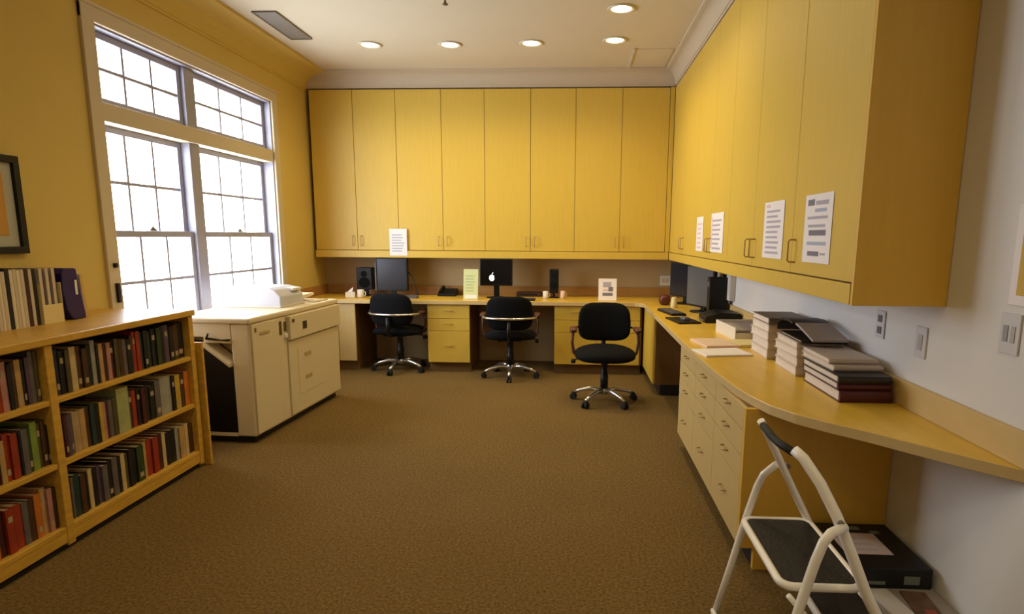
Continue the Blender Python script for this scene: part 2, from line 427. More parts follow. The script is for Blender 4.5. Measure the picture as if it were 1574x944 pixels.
# worktop
edge = [(XL+.002, YB-.002), (XL+.002, 6.28), (.62, 6.28), (.665, 6.26), (.695, 6.22), (.705, 6.16), (.705, 3.4), (.715, 3.0), (.73, 2.75), (.755, 2.58), (.79, 2.44),
        (.85, 2.32), (.93, 2.22), (1.03, 2.115), (1.13, 1.99), (1.23, 1.87), (XR-.002, 1.765), (XR-.002, YB-.002)]
wt_ = MB().prism(edge, 'z', .72, .76, .003)
wt_.bm.normal_update()
for f_ in wt_.bm.faces: f_.material_index = 1 if abs(f_.normal.z) < .4 else 0
tag(wt_.build('worktop', [WOODH, mat('maple_edge_band', (204, 176, 122), .4)]), 'long yellow maple worktop running along the far wall and curving out along the right wall', 'counter')
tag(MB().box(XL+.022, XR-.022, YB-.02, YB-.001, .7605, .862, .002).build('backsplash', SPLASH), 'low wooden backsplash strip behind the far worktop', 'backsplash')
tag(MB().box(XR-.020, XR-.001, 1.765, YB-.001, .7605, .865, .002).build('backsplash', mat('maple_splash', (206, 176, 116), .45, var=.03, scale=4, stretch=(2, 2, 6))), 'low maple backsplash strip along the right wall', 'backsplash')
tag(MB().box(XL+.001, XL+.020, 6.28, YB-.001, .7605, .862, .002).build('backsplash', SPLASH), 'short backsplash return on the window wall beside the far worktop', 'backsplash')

# ------------------------------------------------------------------ notices and sign cards
def sheet(name, label, cat, u, v, pattern, parent=None):
    """flat sheet in local XZ plane facing -Y, with printed bars"""
    m = MB(); m.box(0, u, -.0012, -.0002, 0, v)
    for (x0, x1, z0, z1, mi) in pattern:
        m.mi = mi; m.box(x0*u, x1*u, -.0018, -.0012, z0*v, z1*v)
    return m
random.seed(3)
def textlines(n, z0=.08, z1=.9, x0=.14, x1=.86, mi=1):
    out = []
    for k in range(n):
        z = z0+(z1-z0)*k/n; h = (z1-z0)/n*.42
        out.append((x0, x1-random.random()*.2, z, z+h, mi))
    return out
YEL = mat('poster_yellow', (206, 170, 60), .6); BLU = mat('print_blue_grey', (170, 176, 200), .7); PNK = mat('print_pink', (226, 190, 196), .7); GRN = mat('card_green', (206, 214, 160), .6)
def notice(label, y0, y1, z0, z1, pat, mats=None, x=.9985):
    o = sheet('paper_notice', label, 'notice', y1-y0, z1-z0, pat).build('paper_notice', mats or [PAPER, INK, INKD, BLU, PNK])
    o.location = (x, y1, z0); o.rotation_euler = (0, 0, -PI/2)
    return tag(o, label, 'notice', 'paper notices taped to the cabinet doors')
notice('largest white notice with dark printed blocks, on the cabinet door nearest the camera', 2.50, 2.79, 1.318, 1.60,
       [(.1, .35, .84, .93, 2), (.4, .85, .84, .90, 1), (.38, .8, .74, .79, 3), (.12, .85, .64, .68, 1), (.2, .82, .40, .48, 2), (.15, .78, .52, .56, 1), (.15, .85, .26, .31, 3), (.2, .62, .10, .17, 2), (.66, .85, .12, .15, 1)])
notice('pinkish white notice of even text lines, on the second door from the camera', 3.065, 3.375, 1.318, 1.60, textlines(9)+[(.1, .3, .9, .95, 4)])
notice('narrow white notice with red-tinted left edge, third from the camera', 4.28, 4.66, 1.315, 1.59, textlines(7)+[(.04, .12, .1, .9, 4)])
notice('faint white notice farthest from the camera on the right run', 4.94, 5.20, 1.31, 1.58, textlines(6, mi=4))
o = sheet('n', '', '', .19, .285, textlines(7, .15, .85, mi=3)).build('paper_notice', [PAPER, INK, INKD, BLU, PNK])
o.location = (-1.985, 6.6285, 1.205); tag(o, 'white notice hanging on the far wall cabinets over the left monitor', 'notice', 'paper notices taped to the cabinet doors')
def standcard(label, x, y, w, h, mats, pat, rz=0):
    t = thing('sign_card', label, 'sign', (x, y, .7605), rz, None)
    m = sheet('', '', '', w, h, pat)
    m.xf(Matrix.Translation((-w/2, 0, .002)) @ Matrix.Rotation(math.radians(-10), 4, 'X')); m.build('card', mats, t)
    b = MB(); b.box(-w/2, w/2, -.012, .075, 0, .003); b.xf(Matrix.Identity(4)); b.build('stand', mat('clear_acrylic', (210, 210, 200), .15), t)
    return t
standcard('upright pale green printed card on the far worktop left of the screen with emblem', -1.085, 6.45, .155, .315, [GRN, mat('card_text', (176, 186, 140), .7), PAPER], textlines(6, .25, .85)+[(.1, .9, .03, .14, 2)])
standcard('upright white card with a grey picture on the far worktop above the right office chair', .355, 6.50, .19, .225, [PAPER, INK, INKD, PNK],
          [(.25, .7, .60, .84, 1), (.55, .8, .40, .62, 2), (.22, .78, .20, .34, 2), (.25, .55, .42, .5, 3)])

# ------------------------------------------------------------------ office chairs
def chair(label):
    t = thing('office_chair', label, 'chair')
    b = MB(); b.lathe([(.035, .075), (.045, .085), (.04, .12), (.03, .13)], seg=20)
    for k in range(5):
        a = PI/2+k*2*PI/5
        d = Vector((math.cos(a), math.sin(a), 0))
        b.tube([d*.03+Vector((0, 0, .105)), d*.12+Vector((0, 0, .112)), d*.22+Vector((0, 0, .088)), d*.275+Vector((0, 0, .062))], [.022, .02, .016, .014], 10)
    b.build('star_base', CHROME, t)
    for k in range(5):
        a = PI/2+k*2*PI/5; dx, dy = .278*math.cos(a), .278*math.sin(a)
        c = MB(); tx, ty = -math.sin(a), math.cos(a)
        for s in (-1, 1):
            p = Vector((dx, dy, .027))+Vector((tx, ty, 0))*.016*s
            c.tube([p-Vector((tx, ty, 0))*.009, p+Vector((tx, ty, 0))*.009], .027, 16)
        c.tube([(dx, dy, .027), (dx, dy, .07)], .012, 8); c.tube([(dx-tx*.02, dy-ty*.02, .05), (dx+tx*.02, dy+ty*.02, .05)], .016, 10)
        c.build('caster', BLACKR, t)
    MB().lathe([(.034, .12), (.034, .25), (.030, .252), (.030, .37), (.05, .385), (.05, .395)], seg=20).build('gas_column', BLACKP, t)
    def w(p):
        return Vector((p.x, p.y, p.z - .03*(p.x/.26)**2*(1 if p.z > 0 else .2) - (.03*max(0, -p.y/.23)**3)))
    MB().pillow(0, -.01, .445, .262, .235, .05, .62, .55, warp=w).build('seat', BLACKF, t)
    MB().box(-.12, .12, -.12, .14, .385, .41, .006).build('seat_plate', BLACKP, t)
    lv = MB(); lv.tube([(-.10, -.02, .39), (-.24, -.03, .385), (-.265, -.03, .37)], .007, 8); lv.pillow(-.27, -.03, .365, .02, .03, .018); lv.build('height_lever', BLACKP, t)
    def wb(p):
        return Vector((p.x*(1-.06*max(0, p.z/.18)), p.y - .045*(p.x/.23)**2 + .02*(p.z/.18), p.z))
    bk = MB(); bk.pillow(0, 0, 0, .232, .17, .04, .52, .6, nv=12)
    bk.xf(Matrix.Rotation(PI/2, 4, 'X'))
    for v in bk.bm.verts: v.co = wb(v.co)+Vector((0, .235, .675))
    bk.build('backrest', BLACKF, t)
    MB().tube([(0, .10, .395), (0, .24, .41), (0, .285, .46), (0, .29, .60)], [.018, .02, .022, .02], 10).build('back_support', BLACKP, t)
    # chromed arm loop that wraps behind the backrest
    pts = []
    for k in range(13):
        a = PI*k/12; pts.append((.265*math.cos(a), .13+.175*math.sin(a), .63+.0*math.sin(a)))
    MB().tube([(.268, .02, .632)]+pts+[(-.268, .02, .632)], .012, 10).build('rear_bar', CHROME, t)
    for s in (-1, 1):
        MB().tube([(s*.14, -.02, .395), (s*.235, -.02, .40), (s*.268, -.02, .44), (s*.282, -.02, .53), (s*.275, -.01, .615)], .013, 10).build('arm_post', ARM, t)
        MB().pillow(s*.272, 0, .638, .032, .10, .02, .5, .6).build('armrest', ARM, t)
    return t
ch = chair('black office chair on the right, turned to face the camera with brown armrests')
ch['group'] = 'black swivel office chairs'
ch.location = (.275, 5.24, 0); ch.rotation_euler = (0, 0, math.radians(36*0))
ch.rotation_euler = (0, 0, 0)
dup(ch, (-.635, 6.17, 0), PI+math.radians(3), 'black office chair in the middle, its back to the camera, at the screen with emblem')
dup(ch, (-1.83, 6.37, 0), PI-math.radians(8), 'black office chair on the left, its back to the camera, at the black monitor')
for o in C.objects:                                     # the star of the chair facing us has two feet forward
    pass

# ------------------------------------------------------------------ copier
def copier():
    t = thing('copier', 'large off-white floor-standing copier in front of the window, its dark side opening towards the bookcase', 'copier', (-2.155, 3.957, 0), math.radians(86.7))
    L, D = 1.33, .60
    MB().box(.03, L-.03, .03, D-.02, .001, .05).build('plinth', KICKD, t)
    b = MB()
    b.box(.14, L, 0, D, .05, .83, .006)
    b.box(0, .139, 0, .135, .05, .83, .012)
    b.prism([(.1352, .70), (.33, .70), (.33, .74), (D, .74), (D, .83), (.1352, .83)], 'x', 0, .139)
    b.box(0, .139, .1352, D, .05, .075)
    b.build('body', COPW, t)
    MB().prism([(.136, .076), (D-.01, .076), (D-.01, .70), (.32, .68), (.136, .545)], 'x', .002, .139).build('side_cavity', BLACKP, t)
    MB().prism([(.137, .565), (.325, .705), (.345, .705), (.33, .685), (.137, .54)], 'x', -.035, .10, .003).build('side_flap', COPW, t)
    MB().prism([(.14, .715), (.31, .722), (.31, .738), (.2, .724), (.14, .73)], 'x', -.012, .02).build('tray_slot', BLACKP, t)
    MB().tube([(-.015, .30, .732), (-.015, .285, .765)], .006, 8).build('latch', BLACKP, t)
    MB().box(-.012, L+.01, -.012, D+.005, .8305, .87, .012).build('top_cover', COPW, t)
    # front
    MB().box(.012, .345, -.014, -.001, .065, .825, .004).build('left_door', COPW, t)
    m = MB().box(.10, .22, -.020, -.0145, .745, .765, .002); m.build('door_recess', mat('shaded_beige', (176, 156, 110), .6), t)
    MB().box(.04, .06, -.0175, -.0145, .77, .80, .002).build('badge', mat('badge_brown', (126, 84, 50), .5), t)
    MB().box(.352, .43, -.008, -.001, .065, .825, .003).build('middle_strip', COPW, t)
    for x, z0, z1 in ((.362, .70, .80), (.425, .72, .79)):
        MB().box(x, x+.028, -.012, -.0085, z0, z1, .004).build('grip_slot', mat('grip_brown', (92, 70, 26), .6), t)
    MB().pillow(.445, -.012, .685, .02, .008, .02).build('highlight_spot', WHITEP, t)  # white bump stands in for a round highlight on the copier front
    up = MB(); up.box(.475, L-.005, -.034, -.001, .645, .825, .006); up.build('upper_panel', COPW, t)
    MB().box(.66, .72, -.039, -.0345, .705, .765, .003).build('dial', mat('grip_dark', (58, 46, 22), .6), t)
    MB().box(.50, .535, -.038, -.0345, .775, .80, .002).build('button', mat('grip_brown', (92, 70, 26), .6), t)
    lp = MB().box(.475, L-.005, -.012, -.001, .065, .635, .004).build('lower_door', COPW, t)
    MB().box(.60, .98, -.0145, -.0122, .20, .56, .001).build('drawer_front', COPW, lp)
    for z1 in (.50, .32):
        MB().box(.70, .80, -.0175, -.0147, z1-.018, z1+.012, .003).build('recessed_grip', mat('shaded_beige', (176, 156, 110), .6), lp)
    # document feeder on top
    f = MB(); f.prism([(.10, .8705), (.10, .955), (.15, 1.005), (.20, 1.02), (.585, 1.02), (.595, .8705)], 'x', .60, .95, .008); f.build('document_feeder', mat('feeder_grey', (196, 194, 204), .5), t)
    MB().box(.585, .965, .095, .60, .8706, .885, .003).build('feeder_base', COPS, t)
    tr = MB(); tr.prism([(.10, 1.005), (.10, .985), (.42, .985), (.42, 1.03)], 'x', .80, .93, .003)
    tr.build('hinge_cover', WHITEP, t)
    MB().prism([(.97, .875), (1.26, .91), (1.26, .93), (.97, .925)], 'y', .16, .50, .004).build('output_tray', COPW, t)
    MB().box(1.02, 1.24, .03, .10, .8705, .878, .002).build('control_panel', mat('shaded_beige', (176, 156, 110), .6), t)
    return t
copier()

# ------------------------------------------------------------------ bookcase
def bookcase():
    t = thing('bookcase', 'long low golden oak bookcase of two bays packed with books, under the window', 'bookcase', (XL+.004, 1.50, 0))
    X0, X1, LY = 0, .56, 2.05             # local: x from the wall, y along
    MB().box(-.0, X1+.012, -.01, LY+.012, .941, .976, .006).build('top_board', OAK, t)
    for nm, y0, y1 in (('end_panel', 0, .035), ('divider', 1.0, 1.042), ('end_panel', LY-.04, LY)):
        MB().box(.01, X1, y0, y1, .02, .9405, .003).build(nm, OAK, t)
    for (y0, y1) in ((.0355, .9995), (1.0425, LY-.0405)):
        for z in (.70, .41):
            MB().box(.24, X1-.004, y0, y1, z-.025, z-.0005, .003).build('shelf', OAK, t)
        MB().box(.03, X1-.002, y0, y1, .085, .1095, .003).build('bottom_shelf', OAK, t)
        MB().box(X1-.014, X1-.003, y0, y1, .035, .084, .001).build('base_rail', OAK, t)
    MB().box(.23, .2395, .036, LY-.041, .11, .94).build('back_panel', mat('bookcase_back', (70, 46, 22), .7), t)
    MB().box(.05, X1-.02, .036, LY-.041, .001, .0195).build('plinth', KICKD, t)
    return t
bookcase()
BC = {'black': (16, 14, 18), 'navy': (26, 28, 52), 'olive': (78, 68, 34), 'cream': (196, 172, 124), 'brown': (70, 42, 22),
      'grey': (96, 88, 88), 'pale grey': (150, 146, 138), 'maroon': (66, 20, 22), 'dusty pink': (178, 124, 116), 'tan': (184, 146, 92),
      'red': (150, 48, 26), 'dark teal': (28, 52, 52), 'purple-grey': (84, 62, 84), 'beige': (170, 142, 106), 'pale green': (158, 160, 108),
      'mustard': (190, 156, 56), 'orange-brown': (190, 108, 36), 'dark green': (44, 62, 30), 'leaf green': (126, 146, 60)}
BM = {k: mat('cloth_'+k.replace(' ', '_').replace('-', '_'), v, .5, var=.15, scale=25) for k, v in BC.items()}
FOIL = mat('spine_label', (170, 150, 118), .5); 
BOOKS=[
 ('right', 'top', 0.7, 3.5, [
  (2.552, 'black', 0.215), (2.577, 'navy', 0.21), (2.602, 'black', 0.2), (2.632, 'olive', 0.2),
  (2.658, 'cream', 0.205), (2.696, 'brown', 0.2), (2.727, 'brown', 0.19), (2.759, 'black', 0.2),
  (2.788, 'pale grey', 0.215), (2.817, 'black', 0.19), (2.834, 'tan', 0.19), (2.86, 'maroon', 0.19),
  (2.886, 'dusty pink', 0.185), (2.912, 'maroon', 0.19), (2.939, 'olive', 0.195), (2.967, 'brown', 0.19),
  (2.995, 'grey', 0.19), (3.023, 'black', 0.185), (3.052, 'brown', 0.2), (3.072, 'red', 0.21),
  (3.097, 'red', 0.215), (3.127, 'dark teal', 0.2), (3.153, 'black', 0.21), (3.184, 'dark teal', 0.2),
  (3.216, 'black', 0.21), (3.254, 'dark green', 0.21), (3.287, 'black', 0.215), (3.321, 'purple-grey', 0.21),
  (3.361, 'black', 0.2), (3.396, 'brown', 0.205), (3.438, 'black', 0.21),
 ]),
 ('right', 'middle', 0.41, 3.516, [
  (2.577, 'maroon', 0.2), (2.596, 'purple-grey', 0.19), (2.618, 'grey', 0.19), (2.637, 'beige', 0.195),
  (2.68, 'tan', 0.195), (2.712, 'brown', 0.2), (2.741, 'dark teal', 0.21), (2.77, 'black', 0.2),
  (2.795, 'mustard', 0.2), (2.817, 'dusty pink', 0.19), (2.843, 'maroon', 0.19), (2.865, 'grey', 0.19),
  (2.892, 'olive', 0.195), (2.919, 'pale green', 0.235), (3.005, 'maroon', 0.2), (3.029, 'red', 0.195),
  (3.059, 'black', 0.2), (3.089, 'maroon', 0.195), (3.12, 'black', 0.2), (3.163, 'black', 0.19),
  (3.206, 'grey', 0.21), (3.25, 'pale grey', 0.215), (3.342, 'black', 0.2), (3.372, 'mustard', 0.205),
  (3.415, 'brown', 0.2), (3.458, 'orange-brown', 0.205),
 ]),
 ('right', 'bottom', 0.11, 3.512, [
  (2.581, 'grey', 0.2), (2.596, 'dark teal', 0.2), (2.631, 'brown', 0.19), (2.663, 'black', 0.185),
  (2.684, 'cream', 0.2), (2.708, 'black', 0.19), (2.738, 'purple-grey', 0.19), (2.768, 'grey', 0.185),
  (2.803, 'black', 0.19), (2.834, 'grey', 0.2), (2.87, 'black', 0.19), (2.894, 'cream', 0.195),
  (2.922, 'olive', 0.19), (2.951, 'black', 0.2), (2.985, 'black', 0.19), (3.015, 'dark green', 0.195),
  (3.066, 'tan', 0.2), (3.097, 'red', 0.205), (3.14, 'red', 0.2), (3.184, 'maroon', 0.205),
  (3.223, 'cream', 0.205), (3.252, 'black', 0.19), (3.299, 'black', 0.195), (3.341, 'pale grey', 0.19),
  (3.371, 'tan', 0.19), (3.421, 'cream', 0.195), (3.453, 'brown', 0.18),
 ]),
 ('left', 'top', 0.7, 2.491, [
  (2.227, 'brown', 0.19), (2.261, 'maroon', 0.2), (2.283, 'red', 0.2), (2.312, 'dusty pink', 0.205),
  (2.342, 'black', 0.19), (2.363, 'brown', 0.195), (2.385, 'tan', 0.2), (2.413, 'black', 0.2),
  (2.429, 'purple-grey', 0.205), (2.448, 'grey', 0.225), (2.471, 'olive', 0.22),
 ]),
 ('left', 'middle', 0.41, 2.505, [
  (2.189, 'black', 0.2), (2.222, 'maroon', 0.19), (2.262, 'tan', 0.18), (2.286, 'red', 0.2),
  (2.313, 'red', 0.195), (2.344, 'black', 0.19), (2.362, 'grey', 0.2), (2.391, 'dark green', 0.2),
  (2.411, 'leaf green', 0.215), (2.444, 'olive', 0.2), (2.464, 'brown', 0.205), (2.488, 'black', 0.18),
 ]),
 ('left', 'bottom', 0.11, 2.506, [
  (2.124, 'maroon', 0.19), (2.165, 'orange-brown', 0.16), (2.208, 'maroon', 0.19), (2.246, 'red', 0.19),
  (2.283, 'red', 0.195), (2.326, 'grey', 0.19), (2.355, 'brown', 0.19), (2.385, 'orange-brown', 0.2),
  (2.419, 'tan', 0.21), (2.446, 'dusty pink', 0.2), (2.471, 'brown', 0.19),
 ]),
]
# 118

ORD = ['first', 'second', 'third', 'fourth', 'fifth', 'sixth', 'seventh', 'eighth', 'ninth', 'tenth', 'eleventh', 'twelfth', 'thirteenth', 'fourteenth', 'fifteenth',
       'sixteenth', 'seventeenth', 'eighteenth', 'nineteenth', 'twentieth', 'twenty-first', 'twenty-second', 'twenty-third', 'twenty-fourth', 'twenty-fifth',
       'twenty-sixth', 'twenty-seventh', 'twenty-eighth', 'twenty-ninth', 'thirtieth', 'thirty-first', 'thirty-second']
random.seed(11)
def book_mesh(w, h, d, label_band):
    """spine towards +X, thickness along Y, height Z; cover shell + page block + spine label"""
    m = MB(); c = min(.003, w*.12)
    m.mi = 0
    m.box(-d, -.001, 0, c, 0, h); m.box(-d, -.001, w-c, w, 0, h)
    n = 6; poly = [(-.006, 0)]                          # rounded spine
    for k in range(n+1):
        a = -PI/2+PI*k/n; poly.append((-.004+.004*math.cos(a), w/2+w/2*math.sin(a)))
    poly.append((-.006, w))
    m.prism(poly, 'z', 0, h)
    m.mi = 1; m.box(-d+.004, -.007, c+.0002, w-c-.0002, .003, h-.004)
    if label_band:
        z = h*label_band; m.mi = 2; m.box(-.0005, .0006, w*.22, w*.78, z, z+h*.13)
    return m
for bay, sh, z, y_end, row in BOOKS:
    lo_, hi_ = (1.54, 2.4985) if bay == 'left' else (2.544, 3.5085)
    ys = [min(hi_, max(lo_, v)) for v in [q[0] for q in row]+[y_end]]
    for i, (y_, c, h_) in enumerate(row):
        w = ys[i+1]-ys[i]-.0012; h = h_+random.uniform(-.003, .003)
        pull = random.uniform(0, .012)
        o = book_mesh(w, h, min(.17, .14+random.random()*.03), random.choice([0, 0, 0, .7, .12]) if c != 'cream' else 0).build('book', [BM[c], PAGES, FOIL])
        o.location = (-2.300-pull, ys[i]+.0006, z)
        first = len(row)-1-i if bay == 'left' else i
        side = 'left' if bay == 'left' else 'right'
        tag(o, f'{c} book on the {sh} shelf of the {side} bookcase bay, {ORD[first]} from the divider', 'book', f'books on the {sh} shelf of the {side} bay')
# board standing against the end of the bookcase
tag(MB().box(-2.74, -2.245, 3.566, 3.586, .001, .775, .003).build('wooden_board', OAK), 'upright oak board standing at the window end of the bookcase, before the copier', 'board')

# ------------------------------------------------------------------ binders and holders on the bookcase top
BT = .9765
def slab(name, label, cat, mats, y0, y1, h, d=.20, x=-2.61, lean=0, grp=None, band=0):
    o = book_mesh(y1-y0-.001, h, d, band).build(name, mats)
    o.location = (x, y0, BT); o.rotation_euler = (lean, 0, 0)
    return tag(o, label, cat, grp)
WH = mat('pale_spine', (206, 188, 172), .5); BK = BM['black']; BR = mat('dark_brown_cloth', (60, 30, 24), .5)
row = [(2.585, .022, WH), (2.608, .018, WH), (2.627, .024, BK), (2.652, .020, WH), (2.673, .015, mat('cream_spine', (222, 210, 184), .5)), (2.689, .020, WH),
       (2.710, .022, BK), (2.733, .018, mat('cream_spine', (222, 210, 184), .5)), (2.752, .018, WH), (2.771, .018, mat('cream_spine', (222, 210, 184), .5)), (2.790, .020, WH), (2.811, .022, BR)]
row = row + [(2.834, .018, WH), (2.853, .02, BK)]
bn = {'pale_spine': 'pale', 'cream_spine': 'cream', 'cloth_black': 'black', 'dark_brown_cloth': 'dark brown'}
for i, (y, w_, m_) in enumerate(row):
    slab('binder', f'{bn[m_.name]} binder on the bookcase top, {ORD[len(row)-1-i]} leftwards from the cream holder', 'binder', [m_, PAGES, FOIL], y, y+w_, .275+random.uniform(-.006, .006), grp='binders on the bookcase top')
mh = thing('magazine_holder', 'low cream box holder keeping three pale binders upright on the bookcase top', 'holder', (-2.60, 2.882, BT))
h_ = MB(); h_.box(-.20, 0, 0, .003, 0, .20); h_.box(-.20, 0, .117, .12, 0, .20); h_.box(-.003, 0, .003, .117, 0, .095); h_.box(-.20, -.003, .003, .117, 0, .003); h_.box(-.20, -.197, .003, .117, .003, .20)
h_.build('box', mat('cream_card', (226, 206, 150), .6), mh)
for k in range(3):
    y = 2.888+k*.037
    slab('binder', ['left', 'middle', 'right'][k]+' of the three binders standing in the cream holder', 'binder', [WH, PAGES, FOIL], y, y+.019, .27, x=-2.606, d=.18, grp='binders in the cream holder').location.z = BT+.0035
    slab('binder', ['left', 'middle', 'right'][k]+' of the three black folders between the binders in the cream holder', 'binder', [BK, PAGES, FOIL], y+.0195, y+.034, .262, x=-2.616, d=.17, grp='binders in the cream holder').location.z = BT+.0035
pf = thing('folder', 'bulging dark purple folder with a small white label, last on the bookcase top', 'folder', (-2.60, 3.012, BT))
poly = [(.06, 0), (.13, .002), (.135, .02), (.115, .15), (.10, .262), (.085, .268), (.02, .27), (.004, .24), (0, .15), (.015, .06), (.04, .015)]
MB().prism(poly, 'x', -.20, 0, .004).build('cover', PURPLE, pf)
MB().box(.0005, .002, .078, .092, .13, .205).build('label', PAPER, pf)
tag(MB().prism([(3.163, BT), (3.185, BT), (3.165, BT+.23), (3.150, BT+.23)], 'x', -2.80, -2.62, .001).build('folder', mat('tan_folder', (196, 158, 96), .6)), 'thin tan folder leaning beside the purple folder', 'folder')

# ------------------------------------------------------------------ picture frame on the left wall
pfm = thing('picture_frame', 'black picture frame with a white mat, cut by the left photo edge', 'picture frame', (XL+.002, 2.46, 1.318))
m = MB(); W_, H_ = .625, .485
m.box(0, .025, 0, W_, 0, .035, .002); m.box(0, .025, 0, W_, H_-.035, H_, .002); m.box(0, .025, 0, .035, .035, H_-.035, .002); m.box(0, .025, W_-.035, W_, .035, H_-.035, .002)
m.build('frame', BLACKP, pfm)
m = MB(); m.box(.002, .008, .036, W_-.036, .036, H_-.036); m.mi = 1; m.box(.0081, .0095, .10, W_-.09, .09, H_-.09)
m.build('mat_board', [mat('mat_grey', (180, 176, 160), .6), mat('print_ochre', (196, 144, 60), .6)], pfm)

# ------------------------------------------------------------------ step stool
def stool():
    t = thing('step_stool', 'white folding step stool with black treads and a handrail, before the right counter', 'step stool')
    A = [(1.055, 2.10, .012), (.95, 2.09, .22), (.822, 2.07, .46), (.765, 2.055, .565), (.708, 2.035, .672), (.662, 2.015, .758), (.636, 2.0, .803), (.620, 1.995, .828)]
    Bp = [(1.045, 1.585, .012), (.94, 1.59, .22), (.812, 1.60, .46), (.768, 1.61, .57), (.732, 1.635, .665), (.695, 1.67, .745), (.66, 1.715, .803), (.642, 1.74, .818)]
    MB().tube(A, .0125, 12).build('rail', STOOLW, t)
    MB().tube(Bp, .0155, 12).build('rail', STOOLW, t)
    MB().tube([(.626, 1.985, .815), (.628, 1.90, .806), (.632, 1.84, .804), (.642, 1.752, .808)], .0125, 12).build('grip', BLACKR, t)
    L1 = [(.53, 2.12, .012), (.585, 2.11, .25), (.625, 2.10, .44), (.655, 2.095, .56), (.672, 2.09, .605), (.705, 2.062, .655)]
    L2 = [(.535, 1.565, .012), (.59, 1.572, .25), (.63, 1.58, .43), (.662, 1.583, .56), (.68, 1.585, .615), (.70, 1.59, .64), (.745, 1.612, .648)]
    MB().tube(L1, .0125, 12).build('leg', STOOLW, t); MB().tube(L2, .0135, 12).build('leg', STOOLW, t)
    for p in (A[0], Bp[0], L1[0], L2[0]):
        MB().tube([(p[0], p[1], .001), (p[0], p[1], .03)], .018, 12).build('foot_cap', BLACKR, t)
    MB().tube([(.532, 2.12, .06), (.537, 1.567, .06)], .010, 8).build('rear_brace', STOOLW, t)
    def step(x0, x1, y0, y1, z, nm):
        r = .035
        pts = []
        for cx_, cy_, a0 in ((x1-r, y1-r, 0), (x0+r, y1-r, 90), (x0+r, y0+r, 180), (x1-r, y0+r, 270)):
            for k in range(5):
                a = math.radians(a0+22.5*k); pts.append((cx_+r*math.cos(a), cy_+r*math.sin(a), z))
        fr = MB(); fr.tube(pts+[pts[0], pts[1]], .012, 10)
        o = fr.build(nm, STOOLW, t)
        MB().prism([(p[0], p[1]) for p in pts], 'z', z-.004, z+.008, .002).build('tread', TREAD, o)
    step(.600, .825, 1.64, 2.06, .45, 'platform_frame')
    step(.80, .985, 1.625, 2.055, .225, 'lower_step_frame')
    for y in (1.628, 2.074):
        MB().tube([(.615, y, .43), (.70, y, .33), (.80, y, .235)], .008, 8).build('brace', STOOLW, t)
    for p in ((.735, 2.05, .655), (.735, 1.62, .655), (.82, 2.075, .45), (.815, 1.605, .45)):
        MB().tube([(p[0], p[1]-.014, p[2]), (p[0], p[1]+.014, p[2])], .009, 10).build('rivet', STEEL, t)
    return t
stool()

# ------------------------------------------------------------------ boxes under the right counter
cb = thing('storage_box', 'grey and white printed carton on the floor against the right wall, under the black box', 'box', (1.075, 1.62, 0))
MB().box(0, XR-1.08, 0, .86, .001, .165, .004).build('carton', mat('carton_grey', (150, 140, 132), .7, var=.1, scale=5), cb)
mg = [('magazine', 'white magazine lying on the carton under the right counter', (1.125, 1.98, 0), (.075, .27), mat('cover_white', (205, 198, 196), .4), 8),
      ('magazine', 'dark brown and red covered magazine lying on the carton near the right wall', (1.215, 1.98, 0), (.085, .25), mat('cover_brown', (100, 72, 52), .4, var=.5, scale=14), -6)]
for nm, lb, lc, (a, b_), mm, rz in mg:
    m = MB(); m.box(-a/2, a/2, -b_/2, b_/2, 0, .008, .001)
    if 'dark' in lb: m.mi = 1; m.box(-a*.1, a*.32, -b_*.3, b_*.05, .0082, .009)
    o = m.build(nm, [mm, mat('cover_red', (150, 70, 52), .4)]); o.location = (lc[0], lc[1], .1655); o.rotation_euler = (0, 0, math.radians(rz)); tag(o, lb, 'magazine')
bb_ = thing('black_box', 'flat glossy black box with a white label sheet, lying on the carton beside the wall', 'box', (.975, 2.13, .1655))
MB().box(0, .335, 0, .36, 0, .078, .004).build('lid', mat('gloss_black', (10, 10, 13), .5), bb_)
m = MB(); m.box(.07, .245, .10, .27, .0783, .0795); m.mi = 1
for k in range(3): m.box(.09, .20, .13+k*.045, .142+k*.045, .0796, .080)
m.build('label_sheet', [mat('label_lilac', (196, 176, 178), .6), INK], bb_)
for b6 in ((.235, .29, -.0015, -.0002, .018, .05), (.10, .17, -.0015, -.0002, .015, .028), (.17, .21, .30, .33, .0783, .0792), (.24, .275, .27, .295, .0783, .0792)):
    MB().box(*b6).build('small_label', mat('label_grey', (112, 120, 112), .6), bb_)

# ------------------------------------------------------------------ desk equipment, far worktop
WT = .7605
def monitor(label, x, y, rz, w, h, z0, scr, stand=True, emblem=False, z=WT):
    t = thing('monitor', label, 'monitor', (x, y, z), rz)
    m = MB(); m.box(-w/2, w/2, -.02, .02, z0, z0+h, .006); m.build('housing', BLACKP, t)
    s = MB().box(-w/2+.015, w/2-.015, -.0212, -.0203, z0+.018, z0+h-.015).build('screen', scr, t)
    if stand:
        MB().box(-.03, .03, .02, .045, .01, z0+h*.5, .004).build('neck', BLACKP, t)
        MB().lathe([(.11, 0), (.11, .006), (.03, .016), (.001, .017)], 0, .02, 24).build('foot', BLACKP, t)
    return t
SCRD = mat('screen_off', (34, 36, 46), .15); SCRG = mat('screen_grey', (96, 96, 98), .3)
t = monitor('black flat monitor on the far worktop above the left office chair', -1.975, 6.66, 0, .345, .36, .06, mat('screen_bluish', (48, 50, 62), .2))
MB().tube([(.165, .03, .27), (.21, .03, .22), (.27, -.05, .08), (.30, -.08, .006)], .007, 8).build('cable', BLACKR, t)
MB().box(-.188, -.174, -.02, 0, .06, .37, .002).build('side_strip', GREYP, t)
t = monitor('black screen showing a small white emblem, behind the middle office chair', -.835, 6.64, 0, .35, .29, .13, mat('screen_black', (10, 10, 14), .2))
e = MB()
